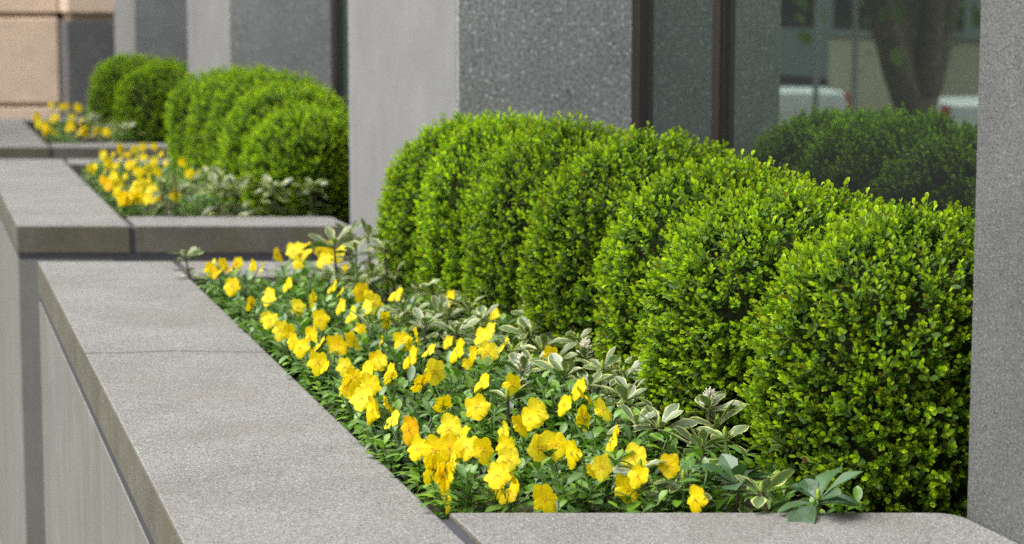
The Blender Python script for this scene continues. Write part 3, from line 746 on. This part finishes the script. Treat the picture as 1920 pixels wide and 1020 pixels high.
# ------------------------------------------------------------------ across the pavement: what the glass reflects
def street_tree(loc, label, stems, crown_z, crown_r, n, seed, leafcol, group='street trees'):
    r = random.Random(seed); g = np.random.default_rng(seed)
    t = empty('street_tree', loc, label, 'tree', group)
    parts = [tube([(0, 0, -.1), (.01, 0, .5), (0, .01, 1.3), (0, 0, 1.66)], [.24, .165, .135, .15], 10) + ((1, 1, 1),)]
    tips = []
    for (dx, dy, h, rad) in stems:
        pts = [(dx * f ** .8, dy * f ** .8, 1.42 + (h - .8) * f) for f in (0, .12, .3, .55, .8, 1)]
        parts.append(tube(pts, [rad, rad * .97, rad * .85, rad * .65, rad * .45, rad * .25], 8) + ((1, 1, 1),)); tips.append(pts[3]); tips.append(pts[5])
        for q in range(4):
            f = r.uniform(.5, .95); b = Vector(pts[3]).lerp(Vector(pts[5]), (f - .5) / .5)
            e = b + Vector((r.uniform(-1, 1), r.uniform(-1, 1), r.uniform(.3, 1.1))) * crown_r * .5
            parts.append(tube([b, b.lerp(e, .5) + Vector((0, 0, .08)), e], [rad * .35, rad * .22, rad * .08], 5) + ((1, 1, 1),)); tips.append(tuple(e))
    V, T, C = join(parts); link('trunk', tri_mesh('trunk', V, T, M['bark']), t)
    lv, lt, _, _ = leaf(.16, .10, P_TREE, .2, .2)
    cen = np.array(tips)[g.integers(0, len(tips), n)] + g.normal(size=(n, 3)) * crown_r * .24
    D = g.normal(size=(n, 3)); D /= np.linalg.norm(D, axis=1)[:, None]; FR = frames(D, g)
    V = (np.einsum('nij,vj->nvi', FR, lv) + cen[:, None]).reshape(-1, 3); T = (lt[None] + (np.arange(n) * len(lv))[:, None, None]).reshape(-1, 3)
    C = np.repeat(np.array(leafcol)[None] * g.uniform(.6, 1.4, (n, 1)), len(lv), 0)
    link('crown', tri_mesh('crown', V, T, M['tree_leaf'], C), t, 'stuff')
street_tree((-7.03, 13.18, -.62), 'low forking street tree reflected in the tinted window', [(-1.3, .5, 4.2, .10), (-.25, -.2, 4.8, .10), (.55, .3, 4.6, .11), (1.5, -.5, 4.3, .11), (.2, 1.2, 4.4, .09)], 4.5, 2.4, 5000, 3, (.09, .17, .03))
street_tree((-19.5, 33, GZ), 'leafy tree across the road, leftmost in the window reflection', [(-1, .5, 4.5, .1), (1, .4, 4.8, .1), (.1, -1, 5, .1)], 4, 3, 4500, 8, (.08, .15, .03))
street_tree((-27, 35, GZ), 'leafy tree across the road behind the reflected forking tree', [(-1.2, .5, 4.2, .1), (1, .7, 4.6, .1), (.3, -1, 5, .1)], 4, 3, 4500, 9, (.10, .19, .035))
def car(loc, rz, label, paint, hs_=1):
    t = empty('parked_van', loc, label, 'van', 'vans parked along the road'); t.rotation_euler = (0, 0, rz); t.scale = (1, 1, hs_)
    prof = [(-2.2, .32), (-2.25, .70), (-2.22, 1.1), (-2.12, 1.60), (.35, 1.63), (.7, 1.56), (1.3, 1.08), (2.0, .92), (2.2, .62), (2.18, .30)]
    V = []; n = len(prof)
    for s in (-1, 1): V += [(x, s * (.86 - (.10 if z > 1.2 else 0)), z) for x, z in prof]
    F = [list(range(n))[::-1], list(range(n, 2 * n))] + [[i, (i + 1) % n, n + (i + 1) % n, n + i] for i in range(n)]
    link('body', poly_mesh('body', V, F, paint, .05, 3, True), t)
    for s in (-1, 1):
        q = [(.0, 1.06), (.0, 1.44), (.55, 1.47), (1.0, 1.08)]
        Vq = [(x, s * (.867 - (.085 if z > 1.2 else 0)), z) for x, z in q] + [(x, s * (.80 - (.085 if z > 1.2 else 0)), z) for x, z in q]
        link('side_window', poly_mesh('side_window', Vq, [(0, 1, 2, 3), (7, 6, 5, 4), (0, 1, 5, 4), (1, 2, 6, 5), (2, 3, 7, 6), (3, 0, 4, 7)], M['car_glass']), t)
        for x in (-1.35, 1.35):
            wv, wf = tube([(x, s * .72, .2), (x, s * .89, .2)], [.33, .33], 20); wl = link('wheel', tri_mesh('wheel', wv, wf, M['tyre'], smooth=False), t)
            rv, rf = tube([(x, s * .88, .2), (x, s * .9, .2)], [.2, .2], 14); link('rim', tri_mesh('rim', rv, rf, M['rim'], smooth=False), wl)
        lv_ = [(-2.25, s * .62, 1.15), (-2.25, s * .8, 1.15), (-2.19, s * .74, 1.58), (-2.19, s * .62, 1.58)]
        link('tail_light', poly_mesh('tail_light', lv_ + [(x + .06, y_, z_) for x, y_, z_ in lv_], [(0, 1, 2, 3), (7, 6, 5, 4), (0, 1, 5, 4), (1, 2, 6, 5), (2, 3, 7, 6), (3, 0, 4, 7)], M['red_lens']), t)
    for x0, x1, nm in ((-2.23, -2.15, 'rear_window'), (.74, 1.26, 'windscreen')):
        z0, z1 = (1.12, 1.5) if x0 < 0 else (1.52, 1.12)
        Vq = [(x0, -.66, z0), (x0, .66, z0), (x1, .62, z1), (x1, -.62, z1)]; Vq = [(x, y_, z_ + .012) for x, y_, z_ in Vq] + [(x, y_, z_ - .02) for x, y_, z_ in Vq]
        link(nm, poly_mesh(nm, Vq, [(0, 1, 2, 3), (7, 6, 5, 4), (0, 1, 5, 4), (1, 2, 6, 5), (2, 3, 7, 6), (3, 0, 4, 7)], M['car_glass']), t)
wall_az = math.atan2(1, K)
car((-11.7, 15.0, -.75), R(211), 'white parked van at the right of the window reflection', M['white_paint'])
car((-12.5, 23.9, -.75), R(31), 'pale parked van at the left of the window reflection', plain('pale_paint', (.70, .74, .74), .3), .87)
t = empty('garden_wall', W(-17.4, 10, 0), 'low cream wall across the road seen in the window reflection', 'wall')
sbox('wall_body', -17.6, -17.3, 8, 40, GZ - .02, 1.0, M['cream_paint'], t); sbox('wall_cap', -17.68, -17.22, 8, 40, 1.001, 1.09, M['panel'], t, .01, 1)
t = empty('street_building', W(-30, 20, 0), 'green glazed building across the road in the window reflection', 'building')
sbox('wall_body', -40, -30, 5, 80, GZ - .02, 16, plain('far_wall', (.30, .36, .34), .6), t)
for k in range(12):
    for l_ in range(4): sbox('window', -30.05, -29.99, 8 + k * 5.6, 12.2 + k * 5.6, .9 + l_ * 3.8, 3.5 + l_ * 3.8, M['car_glass'], t)
for px_, (x, y_) in (('left', (-6.36, 13.55)), ('right', (-6.62, 13.42))):
    V, F = tube([(0, 0, -.02), (0, 0, 3), (0, 0, 4.4)], [.024, .022, .02], 10)
    t = empty('sign_post', (x, y_, -.64), f'slim grey metal post, {px_} of the pair reflected in the window', 'post', 'posts reflected in the window')
    link('pole', tri_mesh('pole', V, F, M['metal_grey']), t)
    bv, bf = tube([(0, 0, 0), (0, 0, .03)], [.1, .09], 12); link('base_plate', tri_mesh('base_plate', bv, bf, M['metal_grey'], smooth=False), t)
